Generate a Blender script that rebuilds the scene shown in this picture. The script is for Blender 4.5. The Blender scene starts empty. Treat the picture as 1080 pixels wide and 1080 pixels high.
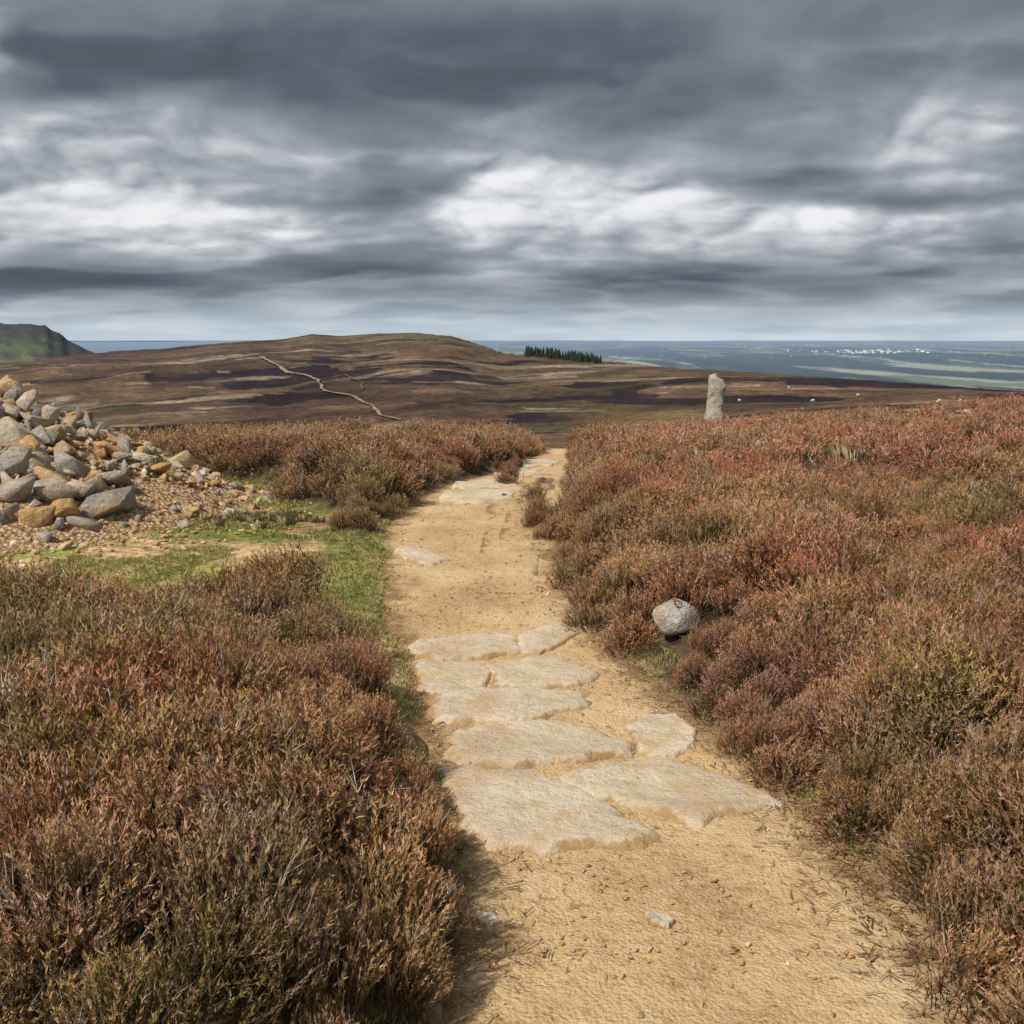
import bpy, bmesh, math, random
import numpy as np
from mathutils import Vector
rng=np.random.default_rng(7); random.seed(7)
scene=bpy.context.scene
F=1080.0; HZ=355.0; CAMH=1.7
PITCH=math.atan((540-HZ)/F); CP,SP=math.cos(PITCH),math.sin(PITCH)
KF=CP+((540-372)/F)*SP
# ---------------------------------------------------------------- numpy noise
def _h(ix,iy,seed):
    h=(ix.astype(np.int64)*374761393+iy.astype(np.int64)*668265263+seed*974634777)&0xFFFFFFFF
    h=((h^(h>>13))*1274126177)&0xFFFFFFFF
    h=(h^(h>>16))&0xFFFFFFFF
    return h/4294967295.0
def vnoise(x,y,seed=0):
    x=np.asarray(x,float);y=np.asarray(y,float)
    xi=np.floor(x);yi=np.floor(y);fx=x-xi;fy=y-yi
    fx=fx*fx*(3-2*fx);fy=fy*fy*(3-2*fy)
    a=_h(xi,yi,seed);b=_h(xi+1,yi,seed);c=_h(xi,yi+1,seed);d=_h(xi+1,yi+1,seed)
    return (a*(1-fx)+b*fx)*(1-fy)+(c*(1-fx)+d*fx)*fy
def fbm(x,y,seed=0,o=4):
    s=0;a=.5;t=0
    x=np.asarray(x,float);y=np.asarray(y,float)
    for i in range(o):
        s=s+a*vnoise(x,y,seed+i*17);t+=a;a*=.5
        x,y=x*1.97+y*.31+3.1,y*2.03-x*.27+7.7
    return s/t
def pnoise(x,y,seed=0):
    xi=np.floor(x);yi=np.floor(y);fx=x-xi;fy=y-yi
    ux=fx**3*(fx*(fx*6-15)+10);uy=fy**3*(fy*(fy*6-15)+10)
    def g(i,j):
        a=_h(xi+i,yi+j,seed)*6.28318;return np.cos(a)*(fx-i)+np.sin(a)*(fy-j)
    return ((g(0,0)*(1-ux)+g(1,0)*ux)*(1-uy)+(g(0,1)*(1-ux)+g(1,1)*ux)*uy)*1.5
def pf(x,y,seed=0,o=5,rough=.5,bil=False):
    s=0;a=1.;t=0
    for i in range(o):
        n=pnoise(x,y,seed+i*13)
        s=s+a*(np.abs(n)*2-.5 if bil else n);t+=a;a*=rough
        x,y=x*1.7+y*1.05+3.1,y*1.7-x*1.05+7.7
    return s/t
def sstep(a,b,x):
    t=np.clip((np.asarray(x,float)-a)/(b-a),0,1);return t*t*(3-2*t)
def lerp(a,b,t): return a+(b-a)*t
# ---------------------------------------------------------------- terrain height
PXK=np.array([-1500,-500,0,80,180,230,265,300,330,360,400,440,475,500,530,560,650,760,900,1080,1500,2600],float)
SKY=np.array([380,376,379,373,367,362,358.5,357,353,355,352,351,353.5,361,371,375,382,390,398,406,415,420],float)
RCK=np.array([900,900,1250,1300,1350,1350,1350,1350,1300,1270,1250,1200,1150,1100,1000,900,750,620,520,450,400,400],float)
RN=np.log(np.array([1,8,12,20,30,45,80,150],float))
ZL=np.array([0,0,-.08,-.64,-1.68,-3.6,-8.8,-15.6],float)
ZR=np.array([0,0,.03,-.17,-.58,-1.4,-3.9,-8.8],float)
def pxof(x,y):
    az=np.arctan2(x,y)
    azc=np.clip(az,-1.25,1.25)
    return np.clip(540+F*KF*np.tan(azc),-1500,2600)
def base(x,y):
    x=np.asarray(x,float);y=np.asarray(y,float)
    r=np.hypot(x,y)+1e-6; px=pxof(x,y); lr=np.log(np.maximum(r,1))
    w=sstep(600,1150,px)
    zn=lerp(np.interp(lr,RN,ZL),np.interp(lr,RN,ZR),w)
    if np.all(r<100): return zn
    rc=np.interp(px,PXK,RCK); ys=np.interp(px,PXK,SKY)
    ac=np.arctan((540-ys)/F)-PITCH
    z150=lerp(-15.6,-8.8,w)
    a0=np.arctan((z150-CAMH)/150.)
    s=np.clip((lr-math.log(150))/(np.log(rc)-math.log(150)),0,1)
    s2=lerp(s,sstep(0,1,s),.35)
    a=a0+(ac-a0)*s2
    zf=CAMH+r*np.tan(a)
    zc=CAMH+rc*np.tan(ac)
    rel=(fbm(x/110.,y/110.,5,5)-.5)*r*.030*sstep(110,260,r)*(1-.85*s**4)
    zf=zf+rel
    zb=zc-(280+zc)*(1-np.exp(-np.maximum(r-rc,0)/700.))
    zb=zb+sstep(4500,8000,r)*((fbm(x/3500.,y/3500.,9,3)-.5)*90
        +np.exp(-((r-14500)/2200)**2)*sstep(800,1010,px)*95*(0.7+.5*fbm(x/2500.,y/2500.,12,3))
        +np.exp(-((r-24000)/3000)**2)*sstep(650,900,px)*60)
    z=np.where(r<150,zn,np.where(r<rc,zf,zb))
    ysl=np.interp(px,[-1500,-300,-60,0,35,44,50,56,66,72,84,92,105,118],[330,334,341,342.5,342.5,345,345.5,351,354,360,363,367,370,385])
    zt=CAMH+2500*np.tan(np.arctan((540-ysl)/F)-PITCH)
    prof=np.where(r<2480,sstep(1350,2480,r)**1.3,np.exp(-np.maximum(r-2480,0)/900.))
    zr=-170+(zt+170)*prof+(fbm(x/90.,y/90.,31,5)-.5)*26*sstep(1400,1900,r)
    m=(px<118)&(r>1250)&(r<9000)
    z=np.where(m,np.maximum(z,zr),z)
    return z
def ray(px,py):
    X=(px-540)/F;U=(540-py)/F
    return np.array([X,CP+U*SP,-SP+U*CP])
LR0=np.linspace(0,math.log(60000),700)
def hit(px,py,zoff=0.):
    d=ray(px,py);h=math.hypot(d[0],d[1])
    def go(l):
        rr=np.exp(l);zz=CAMH+rr/h*d[2];xx=rr/h*d[0];yy=rr/h*d[1]
        b=np.nonzero(zz<base(xx,yy)+zoff)[0];i=b[0] if len(b) else len(rr)-1
        return i,xx[i],yy[i]
    i,_,_=go(LR0);l=np.linspace(LR0[max(i-1,0)],LR0[i],24)
    i,a,b=go(l);return np.array([a,b])
def sd_poly(x,y,P):
    P=np.asarray(P);n=len(P)
    d=np.full(x.shape,1e9);ins=np.zeros(x.shape,bool)
    for i in range(n):
        a=P[i];b=P[(i+1)%n];e=b-a
        wx=x-a[0];wy=y-a[1]
        t=np.clip((wx*e[0]+wy*e[1])/(e@e+1e-12),0,1)
        d=np.minimum(d,(wx-t*e[0])**2+(wy-t*e[1])**2)
        c=((a[1]>y)!=(b[1]>y))
        xi=(b[0]-a[0])*(y-a[1])/((b[1]-a[1]) if abs(b[1]-a[1])>1e-12 else 1e-12)+a[0]
        ins^=(c&(x<xi))
    d=np.sqrt(d)
    return np.where(ins,-d,d)
ROWS=[(1080,486,1030),(1000,494,975),(940,488,925),(880,476,870),(820,464,805),(760,450,728),(700,430,655),(650,412,614),
      (600,405,590),(560,410,558),(530,444,550),(512,478,560),(497,528,580),(484,560,604),(475,578,612)]
L=[hit(a,y) for y,a,b in ROWS]; R=[hit(b,y) for y,a,b in ROWS]
L=[np.array([L[0][0]-.02,-3.]),np.array([L[0][0]-.05,0.5])]+L+[L[-1]+np.array(q) for q in([.9,1.3],[2.8,2.7],[5.3,4.5],[9,8.])]
R=[np.array([R[0][0]+.1,-3.]),np.array([R[0][0]+.08,0.5])]+R+[R[-1]+np.array(q) for q in([.9,.7],[2.8,1.6],[5.5,3.4],[9.3,6.8])]
L=np.array(L);R=np.array(R)
def smooth_line(P,n):
    out=[];N_=len(P)
    for k in np.linspace(0,N_-1.0001,n):
        i=int(k);t=k-i
        p0=P[max(i-1,0)];p1=P[i];p2=P[i+1];p3=P[min(i+2,N_-1)]
        out.append(.5*((2*p1)+(-p0+p2)*t+(2*p0-5*p1+4*p2-p3)*t*t+(-p0+3*p1-3*p2+p3)*t**3))
    return np.array(out)
LS=smooth_line(L,420);RS=smooth_line(R,420)
PATH=np.vstack([LS[::10],RS[::-10]])
GR=[(434,745),(414,700),(390,668),(362,650),(330,655),(250,665),(120,668),(0,668),(-200,665),(-700,665),(-700,480),(-200,480),(60,492),(150,500),(225,517),(265,530),(322,540),(350,566),(382,578),(412,562),(438,536),(470,530),(480,560),(480,745)]
GRASS=np.array([hit(a,b) for a,b in GR])
RB=np.array([hit(a,b) for a,b in [(925,450),(985,453),(1040,457),(1120,462),(1250,470),(1250,484),(1110,478),(1030,470),(960,463)]])
ray0=hit(-60,540);cx,cy=ray0[0]-.1,ray0[1]+.2
H0=1.48;R0=np.hypot(*(hit(190,558)-np.array([cx,cy])))
def sd_bare(x,y):
    w=(fbm(x*2.3,y*2.3,40,3)-.5)*.22
    a=sd_poly(x,y,PATH)+w
    b=sd_poly(x,y,GRASS)+w*1.6
    b=np.minimum(b,np.hypot(x-cx,y-cy)-R0-.2+w)
    return a,b
def bankz(x,y,sp,sg,sr):
    sd=np.minimum(sp,sg)
    m=sstep(.02,.5,sd)
    lump=fbm(x*.9,y*.9,51,3)
    z=m*(.08+.26*lump)
    rm=1-sstep(-.3,.5,sr)
    return z*(1-rm)+rm*.38, m*(1-rm), rm
def groundz(x,y):
    sp,sg=sd_bare(x,y);sr=sd_poly(x,y,RB)
    bz,m,rm=bankz(x,y,sp,sg,sr)
    r=np.hypot(x,y)
    near=1-sstep(60,110,r)
    edge=lerp(-.05,.025,sstep(-.07,.07,sp))
    return base(x,y)+near*(bz+edge+(fbm(x*4,y*4,61,3)-.5)*.03)
# ---------------------------------------------------------------- node helpers
def new_mat(name):
    m=bpy.data.materials.new(name);m.use_nodes=True
    nt=m.node_tree;nt.nodes.clear();return m,nt
class N:
    def __init__(s,nt): s.nt=nt
    def put(s,sock,v):
        if v is None:return
        if isinstance(v,bpy.types.NodeSocket): s.nt.links.new(v,sock)
        else: sock.default_value=v
    def m(s,op,a,b=None,c=None,clamp=False):
        n=s.nt.nodes.new('ShaderNodeMath');n.operation=op;n.use_clamp=clamp
        s.put(n.inputs[0],a);s.put(n.inputs[1],b);s.put(n.inputs[2],c);return n.outputs[0]
    def vm(s,op,a,b=None,c=None,scale=None):
        n=s.nt.nodes.new('ShaderNodeVectorMath');n.operation=op
        s.put(n.inputs[0],a);s.put(n.inputs[1],b)
        if c is not None:s.put(n.inputs[2],c)
        if scale is not None:s.put(n.inputs[3],scale)
        return n.outputs['Value'] if op in('LENGTH','DOT_PRODUCT','DISTANCE') else n.outputs[0]
    def noise(s,vec,scale,detail=4,rough=.5,dist=0,out='Fac'):
        n=s.nt.nodes.new('ShaderNodeTexNoise');n.noise_dimensions='3D'
        s.put(n.inputs['Vector'],vec);n.inputs['Scale'].default_value=scale
        n.inputs['Detail'].default_value=detail;n.inputs['Roughness'].default_value=rough;n.inputs['Distortion'].default_value=dist
        return n.outputs[0] if out=='Fac' else n.outputs[1]
    def vor(s,vec,scale,feature='F1',out='Distance',rnd=1):
        n=s.nt.nodes.new('ShaderNodeTexVoronoi');n.feature=feature
        s.put(n.inputs['Vector'],vec);n.inputs['Scale'].default_value=scale;n.inputs['Randomness'].default_value=rnd
        return n.outputs[out]
    def ramp(s,f,els,interp='LINEAR'):
        n=s.nt.nodes.new('ShaderNodeValToRGB');cr=n.color_ramp;cr.interpolation=interp
        while len(cr.elements)<len(els):cr.elements.new(.5)
        for e,(p,c) in zip(cr.elements,els):
            e.position=p
            if not hasattr(c,'__len__'):c=(c,c,c)
            e.color=(*c[:3],1)
        s.put(n.inputs[0],f);return n.outputs[0]
    def mix(s,f,a,b,mode='MIX'):
        n=s.nt.nodes.new('ShaderNodeMix');n.data_type='RGBA';n.blend_type=mode
        s.put(n.inputs[0],f)
        for k,v in((6,a),(7,b)):
            if not isinstance(v,bpy.types.NodeSocket): v=(*v[:3],1)
            s.put(n.inputs[k],v)
        return n.outputs[2]
    def mr(s,v,a,b,c=0.,d=1.):
        n=s.nt.nodes.new('ShaderNodeMapRange')
        s.put(n.inputs[0],v)
        for i,k in enumerate((a,b,c,d)):n.inputs[i+1].default_value=k
        return n.outputs[0]
    def attr(s,name,out='Color'):
        n=s.nt.nodes.new('ShaderNodeAttribute');n.attribute_name=name;return n.outputs[out]
    def pos(s): return s.nt.nodes.new('ShaderNodeNewGeometry').outputs['Position']
    def obj(s): return s.nt.nodes.new('ShaderNodeTexCoord').outputs['Object']
    def sep(s,v):
        n=s.nt.nodes.new('ShaderNodeSeparateXYZ');s.put(n.inputs[0],v);return n.outputs
    def bump(s,h,st,dist,nrm=None):
        n=s.nt.nodes.new('ShaderNodeBump');n.inputs['Strength'].default_value=st;n.inputs['Distance'].default_value=dist
        s.put(n.inputs['Height'],h)
        return n.outputs[0]
    def out(s,col,rough=.9,nrm=None,spec=.2):
        b=s.nt.nodes.new('ShaderNodeBsdfPrincipled')
        s.put(b.inputs['Base Color'],col if isinstance(col,bpy.types.NodeSocket) else (*col[:3],1))
        s.put(b.inputs['Roughness'],rough);b.inputs['Specular IOR Level'].default_value=spec
        if nrm is not None:s.put(b.inputs['Normal'],nrm)
        o=s.nt.nodes.new('ShaderNodeOutputMaterial');s.nt.links.new(b.outputs[0],o.inputs[0]);return b
    def outd(s,col):
        b=s.nt.nodes.new('ShaderNodeBsdfDiffuse');s.put(b.inputs['Color'],col)
        o=s.nt.nodes.new('ShaderNodeOutputMaterial');s.nt.links.new(b.outputs[0],o.inputs[0]);return b
def srgb(r,g,b): 
    f=lambda c:(c/255/12.92 if c/255<.04045 else ((c/255+.055)/1.055)**2.4)
    return (f(r),f(g),f(b))
def mesh_np(name,V,Fc,mat=None,smooth=True,col=None,attrs=None):
    me=bpy.data.meshes.new(name)
    V=np.asarray(V,float)
    me.vertices.add(len(V));me.vertices.foreach_set('co',V.ravel())
    if isinstance(Fc,np.ndarray):
        k=Fc.shape[1];nf=len(Fc);me.loops.add(nf*k);me.loops.foreach_set('vertex_index',Fc.ravel().astype(np.int32))
        me.polygons.add(nf);me.polygons.foreach_set('loop_start',np.arange(0,nf*k,k,dtype=np.int32))
    else:
        ls=[len(f) for f in Fc];tot=sum(ls);me.loops.add(tot)
        me.loops.foreach_set('vertex_index',np.array([i for f in Fc for i in f],dtype=np.int32))
        me.polygons.add(len(Fc));me.polygons.foreach_set('loop_start',np.concatenate([[0],np.cumsum(ls)[:-1]]).astype(np.int32))
    me.update(calc_edges=True);me.validate()
    if smooth: me.polygons.foreach_set('use_smooth',np.ones(len(me.polygons),bool))
    if col is not None:
        ca=me.color_attributes.new('Col','FLOAT_COLOR','POINT')
        c=np.ones((len(V),4));c[:,:3]=col;ca.data.foreach_set('color',c.ravel())
    for kk,vv in (attrs or {}).items():
        at=me.attributes.new(kk,'FLOAT','POINT');at.data.foreach_set('value',np.asarray(vv,float))
    ob=bpy.data.objects.new(name,me)
    if mat:me.materials.append(mat)
    return ob
def link(o): scene.collection.objects.link(o);return o
def gridfaces(nu,nv,wrap=False):
    i=np.arange(nu-1)[:,None];j=np.arange(nv if wrap else nv-1)[None,:];j2=(j+1)%nv
    return np.stack([i*nv+j,i*nv+j2,(i+1)*nv+j2,(i+1)*nv+j],-1).reshape(-1,4)
def C(*a): return np.array(a,float)
# ---------------------------------------------------------------- ground sheet
rs=np.concatenate([[.02,.2,.5],np.exp(np.arange(math.log(.9),math.log(24),.0125)),np.exp(np.arange(math.log(24),math.log(3000),.014)),np.exp(np.arange(math.log(3000),math.log(75000),.02)),[75000]])
az=np.concatenate([np.radians(np.arange(-58,-32,.5)),np.radians(np.arange(-32,32.01,.16)),np.radians(np.arange(32.5,58,.5)),np.radians(np.arange(60,302,3))])
RR,AA=np.meshgrid(rs,az,indexing='ij')
gx=(RR*np.sin(AA)).ravel();gy=(RR*np.cos(AA)).ravel()
gr=np.hypot(gx,gy)
sp=np.full(gr.shape,50.);sg=sp.copy();sr=sp.copy()
kn=gr<60
sp[kn],sg[kn]=sd_bare(gx[kn],gy[kn]);sr[kn]=sd_poly(gx[kn],gy[kn],RB)
bz,hm,rm=bankz(gx,gy,sp,sg,sr)
near=1-sstep(60,110,gr)
edge=lerp(-.05,.025,sstep(-.07,.07,sp))
gz=base(gx,gy)+near*(bz+edge+(fbm(gx*4,gy*4,61,3)-.5)*.03)
n_=len(gx)
px=pxof(gx,gy)
soil=C(.075,.052,.032);grass=C(.22,.225,.06);sand=C(.42,.29,.15)
cn=np.tile(soil,(n_,1))
gmask=(1-sstep(.0,.25,sg))[:,None]
gn=fbm(gx*1.6,gy*1.6,71,3)[:,None]
cn=lerp(cn,lerp(grass,sand,sstep(.46,.6,gn)),gmask)
pm=(1-sstep(-.05,.15,sp))[:,None]
cn=lerp(cn,sand*.85,pm)
cn=lerp(cn,C(.3,.22,.18),rm[:,None])
lr=np.log(np.maximum(gr,1))
U_=px/1080*6;W_=lr*7
wj=(fbm(gx/70,gy/70,99,4)-.5)*1.5
n1=fbm(U_*.9+W_*.3+wj,W_*.75+wj*.6,101,3);n2=fbm(U_*1.2-W_*.5+wj,W_*.95-wj*.4,131,3);n3=fbm(gx/28,gy/28,151,5);n4=fbm(U_*.6+9+wj,W_*1.1,171,3);n5=fbm(gx/7,gy/7,155,4)
moor=np.tile(C(.070,.043,.029),(n_,1))
moor=lerp(moor,C(.020,.013,.016),sstep(.535,.545,n1)[:,None]*.92)
moor=lerp(moor,C(.120,.074,.042),sstep(.55,.565,n2)[:,None]*.85)
moor=lerp(moor,C(.074,.062,.029),(sstep(.59,.61,n4))[:,None]*.65)
moor=lerp(moor,C(.23,.175,.115),(sstep(.665,.68,fbm(U_*.9+4+wj,W_*3.2,191,3)))[:,None]*.85)
moor*= ((.45+1.1*n3)*(.5+1.0*n5)*.92)[:,None]
rb=(sstep(560,700,px)*sstep(55,110,gr)*(1-sstep(240,330,gr)))[:,None]
moor=lerp(moor,C(.18,.115,.05)*(.6+.8*n5)[:,None],rb*.8*sstep(.34,.5,n2)[:,None])
gt=(sstep(.955,.99,lr/np.log(np.interp(px,PXK,RCK)))*sstep(215,270,px)*(1-sstep(500,540,px)))[:,None]
moor=lerp(moor,C(.10,.082,.034),gt*sstep(.45,.6,n3)[:,None])
cc=lerp(cn,moor,sstep(45,100,gr)[:,None])
rc=np.interp(px,PXK,RCK)
fh=((px<118)&(gr>rc*1.02)&(gr<6000))
flank=lerp(C(.05,.055,.026),C(.10,.115,.04),sstep(.42,.55,fbm(gx/120,gy/200,157,4))[:,None])
crag=C(.040,.038,.036)*(.6+.9*n5)[:,None]
hh=sstep(2060,2240,gr+(n3-.5)*500)[:,None]*sstep(-40,30,px+ (n3-.5)*60)[:,None]
cc=np.where(fh[:,None],lerp(flank,crag,hh),cc)
pl=((gr>rc*1.05)&(~fh))
f1=fbm(gx/330.,gy/2600.,211,5);f2=fbm(gx/220.,gy/1700.,231,4)
plc=lerp(C(.030,.045,.030),C(.115,.135,.070),sstep(.42,.54,f1)[:,None])
plc=lerp(plc,C(.36,.34,.24),sstep(.55,.61,f2)[:,None]*.7)
plc=lerp(plc,C(.006,.014,.012),sstep(.44,.51,fbm(gx/600.,gy/3200.,251,5))[:,None]*.94)
sea=((px<480)&(gr>14000))
plc=np.where(sea[:,None],C(.10,.14,.20),plc)
cc=np.where(pl[:,None],plc,cc)
m_ground,nt=new_mat('moorland_ground');n=N(nt)
P=n.pos();col=n.attr('Col')
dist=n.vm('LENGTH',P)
fine=n.noise(P,9,4,.65);mid=n.noise(P,.35,6,.65);big=n.noise(P,.03,4,.6)
v=n.m('MULTIPLY',n.mr(fine,.3,.7,.55,1.45),n.m('MULTIPLY',n.mr(mid,.35,.65,.5,1.5),n.mr(big,.3,.7,.75,1.25)))
c1=n.vm('SCALE',col,scale=v)
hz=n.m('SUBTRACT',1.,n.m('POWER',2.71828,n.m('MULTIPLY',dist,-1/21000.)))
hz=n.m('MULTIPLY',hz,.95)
c2=n.mix(hz,c1,(.178,.245,.335))  # distance haze painted into the base colour, growing with distance from origin
bp=n.bump(n.m('ADD',n.m('MULTIPLY',fine,.04),n.m('MULTIPLY',mid,1.2)),.7,1.0)
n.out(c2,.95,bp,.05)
Fg=gridfaces(len(rs),len(az),True)[:,::-1]
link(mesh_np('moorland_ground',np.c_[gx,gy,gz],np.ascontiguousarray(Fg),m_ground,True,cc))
# ---------------------------------------------------------------- path
nv=60;ts=np.linspace(-.26,1.26,nv)
sidx=smooth_line(L,700);sidr=smooth_line(R,700)
PX=sidx[:,None,0]*(1-ts)+sidr[:,None,0]*ts;PY=sidx[:,None,1]*(1-ts)+sidr[:,None,1]*ts
x=PX.ravel();y=PY.ravel()
pz=base(x,y)+.012+(fbm(x*2.2,y*2.2,301,4)-.5)*.05+(fbm(x*14,y*14,321,3)-.5)*.014
pz-=np.tile(np.maximum(np.abs(ts-.5)-.5,0)*.16,700)
m_path,nt=new_mat('path_dirt');n=N(nt);P=n.pos()
a=n.noise(P,1.3,5,.6);b=n.noise(P,22,6,.7);c=n.noise(P,140,3,.6);g=n.vor(P,75)
cA=n.ramp(a,[(.32,(.36,.205,.085)),(.5,(.52,.335,.155)),(.66,(.62,.445,.25))])
cB=n.mix(n.mr(b,.35,.7,0,.6),cA,(.58,.43,.26))
cB=n.mix(n.mr(b,.30,.44,.7,0),cB,(.19,.105,.045))
cB=n.mix(n.mr(c,.55,.75,0,.6),cB,(.76,.61,.43))
cB=n.mix(n.mr(c,.28,.42,.55,0),cB,(.17,.10,.05))
ed=n.attr('edge','Fac')
em=n.m('MULTIPLY',n.mr(n.m('ADD',ed,n.mr(n.noise(P,3.5,5,.7),.3,.7,-.5,.5)),.5,1.0),.8,clamp=True)
deb=n.ramp(n.noise(P,60,4,.8),[(.35,(.08,.045,.022)),(.55,(.26,.155,.07)),(.7,(.46,.31,.16))])
cB=n.mix(em,cB,deb)
h=n.m('ADD',n.m('MULTIPLY',n.m('SUBTRACT',1.,g),.007),n.m('ADD',n.m('MULTIPLY',b,.026),n.m('MULTIPLY',c,.005)))
n.out(cB,.95,n.bump(h,.9,1.),.1)
edgeA=np.tile(np.clip(np.abs(ts-.5)*2,0,1.4)**2.5,700)
link(mesh_np('dirt_path',np.c_[x,y,pz],gridfaces(700,nv)[:,::-1].copy(),m_path,True,None,{'edge':edgeA}))
def pathz(x,y): return base(x,y)+.012+(fbm(x*2.2,y*2.2,301,4)-.5)*.05
# ---------------------------------------------------------------- flagstones
SL=[[(600,818),(640,808),(690,803),(735,812),(760,822),(800,836),(822,852),(800,862),(760,866),(735,874),(705,865),(665,850),(610,838),(590,828)],
 [(468,815),(520,812),(565,818),(605,836),(650,856),(700,890),(668,897),(620,893),(570,898),(515,893),(490,880),(482,855),(470,835)],
 [(468,778),(520,768),(575,764),(628,770),(662,788),(655,799),(600,808),(545,812),(490,808),(470,798)],
 [(660,772),(690,757),(712,760),(735,776),(733,795),(700,803),(675,795)],
 [(452,738),(500,733),(560,731),(622,736),(620,750),(565,766),(505,770),(458,764)],
 [(438,702),(475,699),(507,702),(518,712),(512,727),(480,734),(446,732)],
 [(514,707),(560,696),(590,700),(630,715),(612,729),(565,731),(520,729)],
 [(432,681),(480,673),(520,671),(546,673),(548,691),(510,696),(465,699),(436,695)],
 [(546,674),(575,665),(602,662),(612,672),(592,682),(570,691),(550,689)],
 [(414,586),(432,581),(455,585),(472,592),(455,599),(436,598)],
 [(480,512),(510,507),(548,508),(545,515),(510,519),(478,519)],[(470,522),(505,519),(545,520),(540,530),(500,533),(462,531)],
 [(520,497),(545,494),(572,497),(560,505),(525,506)],[(550,487),(575,484),(592,487),(580,493),(552,494)],
 [(680,974),(700,971),(712,980),(705,988),(686,986)],[(503,968),(518,968),(528,975),(518,982),(505,978)]]
m_slab,nt=new_mat('sandstone');n=N(nt);P=n.pos()
a=n.noise(P,2.2,6,.65);b=n.noise(P,24,6,.72);c=n.noise(P,160,3,.6)
str_=n.noise(n.vm('MULTIPLY',P,(6.,9.,9.)),1.6,6,.68)
cA=n.ramp(a,[(.3,(.46,.35,.22)),(.48,(.60,.49,.34)),(.68,(.70,.60,.46))])
cA=n.mix(n.mr(str_,.5,.75,0,.4),cA,(.44,.30,.16))
cA=n.mix(n.mr(b,.55,.70,0,.6),cA,(.30,.22,.14))
cA=n.mix(n.mr(n.noise(P,5,6,.75),.51,.60,0,.75),cA,(.53,.36,.18))
cA=n.mix(n.mr(c,.5,.8,0,.5),cA,(.78,.70,.58))
cA=n.mix(n.mr(c,.28,.42,.5,0),cA,(.22,.16,.09))
ed=n.attr('edge','Fac')
cA=n.mix(n.mr(n.m('ADD',ed,n.mr(n.noise(P,6,5,.7),.3,.7,-.18,.18)),.90,1.0,0,.95),cA,(.42,.265,.12))
h=n.m('ADD',n.m('MULTIPLY',b,.026),n.m('ADD',n.m('MULTIPLY',c,.004),n.m('MULTIPLY',str_,.02)))
n.out(cA,.85,n.bump(h,1.,1.),.2)
V=[];Fs=[];EA=[]
for k,poly in enumerate(SL):
    W=np.array([hit(a,b) for a,b in poly]);cen=W.mean(0)
    nb=96
    s=np.concatenate([[0],np.cumsum(np.hypot(*np.diff(np.vstack([W,W[:1]]),axis=0).T))]);s/=s[-1]
    q=np.linspace(0,1,nb,endpoint=False);WW=np.vstack([W,W[:1]])
    bx=np.interp(q,s,WW[:,0]);by=np.interp(q,s,WW[:,1])
    rr=1.05+.17*(fbm(np.cos(q*6.283)*4+k*7,np.sin(q*6.283)*4,401,5)-.5)*2
    ks=[0,.15,.3,.45,.6,.7,.8,.87,.92,.96,.985,1.0,1.03]
    o=len(V)
    tilt=rng.normal(0,.012,2)
    for kk in ks:
        X=cen[0]+(bx-cen[0])*kk*rr;Y=cen[1]+(by-cen[1])*kk*rr
        Z=pathz(X,Y)*.6+.4*pathz(cen[0]+0*X,cen[1]+0*Y)+.4*(base(X,Y)-base(cen[0],cen[1]))
        Z=Z+.024*(1-max(0,(kk-.86)/.16)**2*1.9)+(fbm(X*5,Y*5,431+k,4)-.5)*.032+(X-cen[0])*tilt[0]+(Y-cen[1])*tilt[1]
        for i in range(nb):V.append((X[i],Y[i],Z[i]));EA.append(kk)
    fc=gridfaces(len(ks),nb,True)+o
    Fs+=[tuple(f) for f in fc]
link(mesh_np('flagstones',V,Fs,m_slab,True,None,{'edge':EA}))
# ---------------------------------------------------------------- rocks
def hull_rock(seed,npts=13,asp=(1,.75,.6)):
    r=np.random.default_rng(seed);bm=bmesh.new()
    p=r.uniform(-1,1,(npts,3));p/= (np.abs(p)**3).sum(1)[:,None]**(1/3.)
    p*=r.uniform(.8,1,(npts,1));p*=np.array(asp)*.5
    for q in p:bm.verts.new(q)
    bmesh.ops.convex_hull(bm,input=bm.verts[:])
    dead=[v for v in bm.verts if not v.link_faces]
    bmesh.ops.delete(bm,geom=dead,context='VERTS')
    bmesh.ops.dissolve_limit(bm,angle_limit=.25,verts=bm.verts[:],edges=bm.edges[:])
    bmesh.ops.bevel(bm,geom=bm.edges[:],offset=.018,segments=1,affect='EDGES',profile=.6)
    bmesh.ops.triangulate(bm,faces=bm.faces[:])
    bm.verts.ensure_lookup_table()
    for i,v in enumerate(bm.verts):v.index=i
    V=np.array([v.co[:] for v in bm.verts]);Fc=np.array([[v.index for v in f.verts] for f in bm.faces])
    bm.free();return V,Fc
T=[hull_rock(i,[9,11,13][i%3],(1,[.8,.65,.9][i%3],[.5,.7,.6,.4][i%4])) for i in range(24)]
def rotm(a,b,c):
    ca,sa,cb,sb,cc_,sc=math.cos(a),math.sin(a),math.cos(b),math.sin(b),math.cos(c),math.sin(c)
    return np.array([[cc_,-sc,0],[sc,cc_,0],[0,0,1]])@np.array([[cb,0,sb],[0,1,0],[-sb,0,cb]])@np.array([[1,0,0],[0,ca,-sa],[0,sa,ca]])
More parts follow.
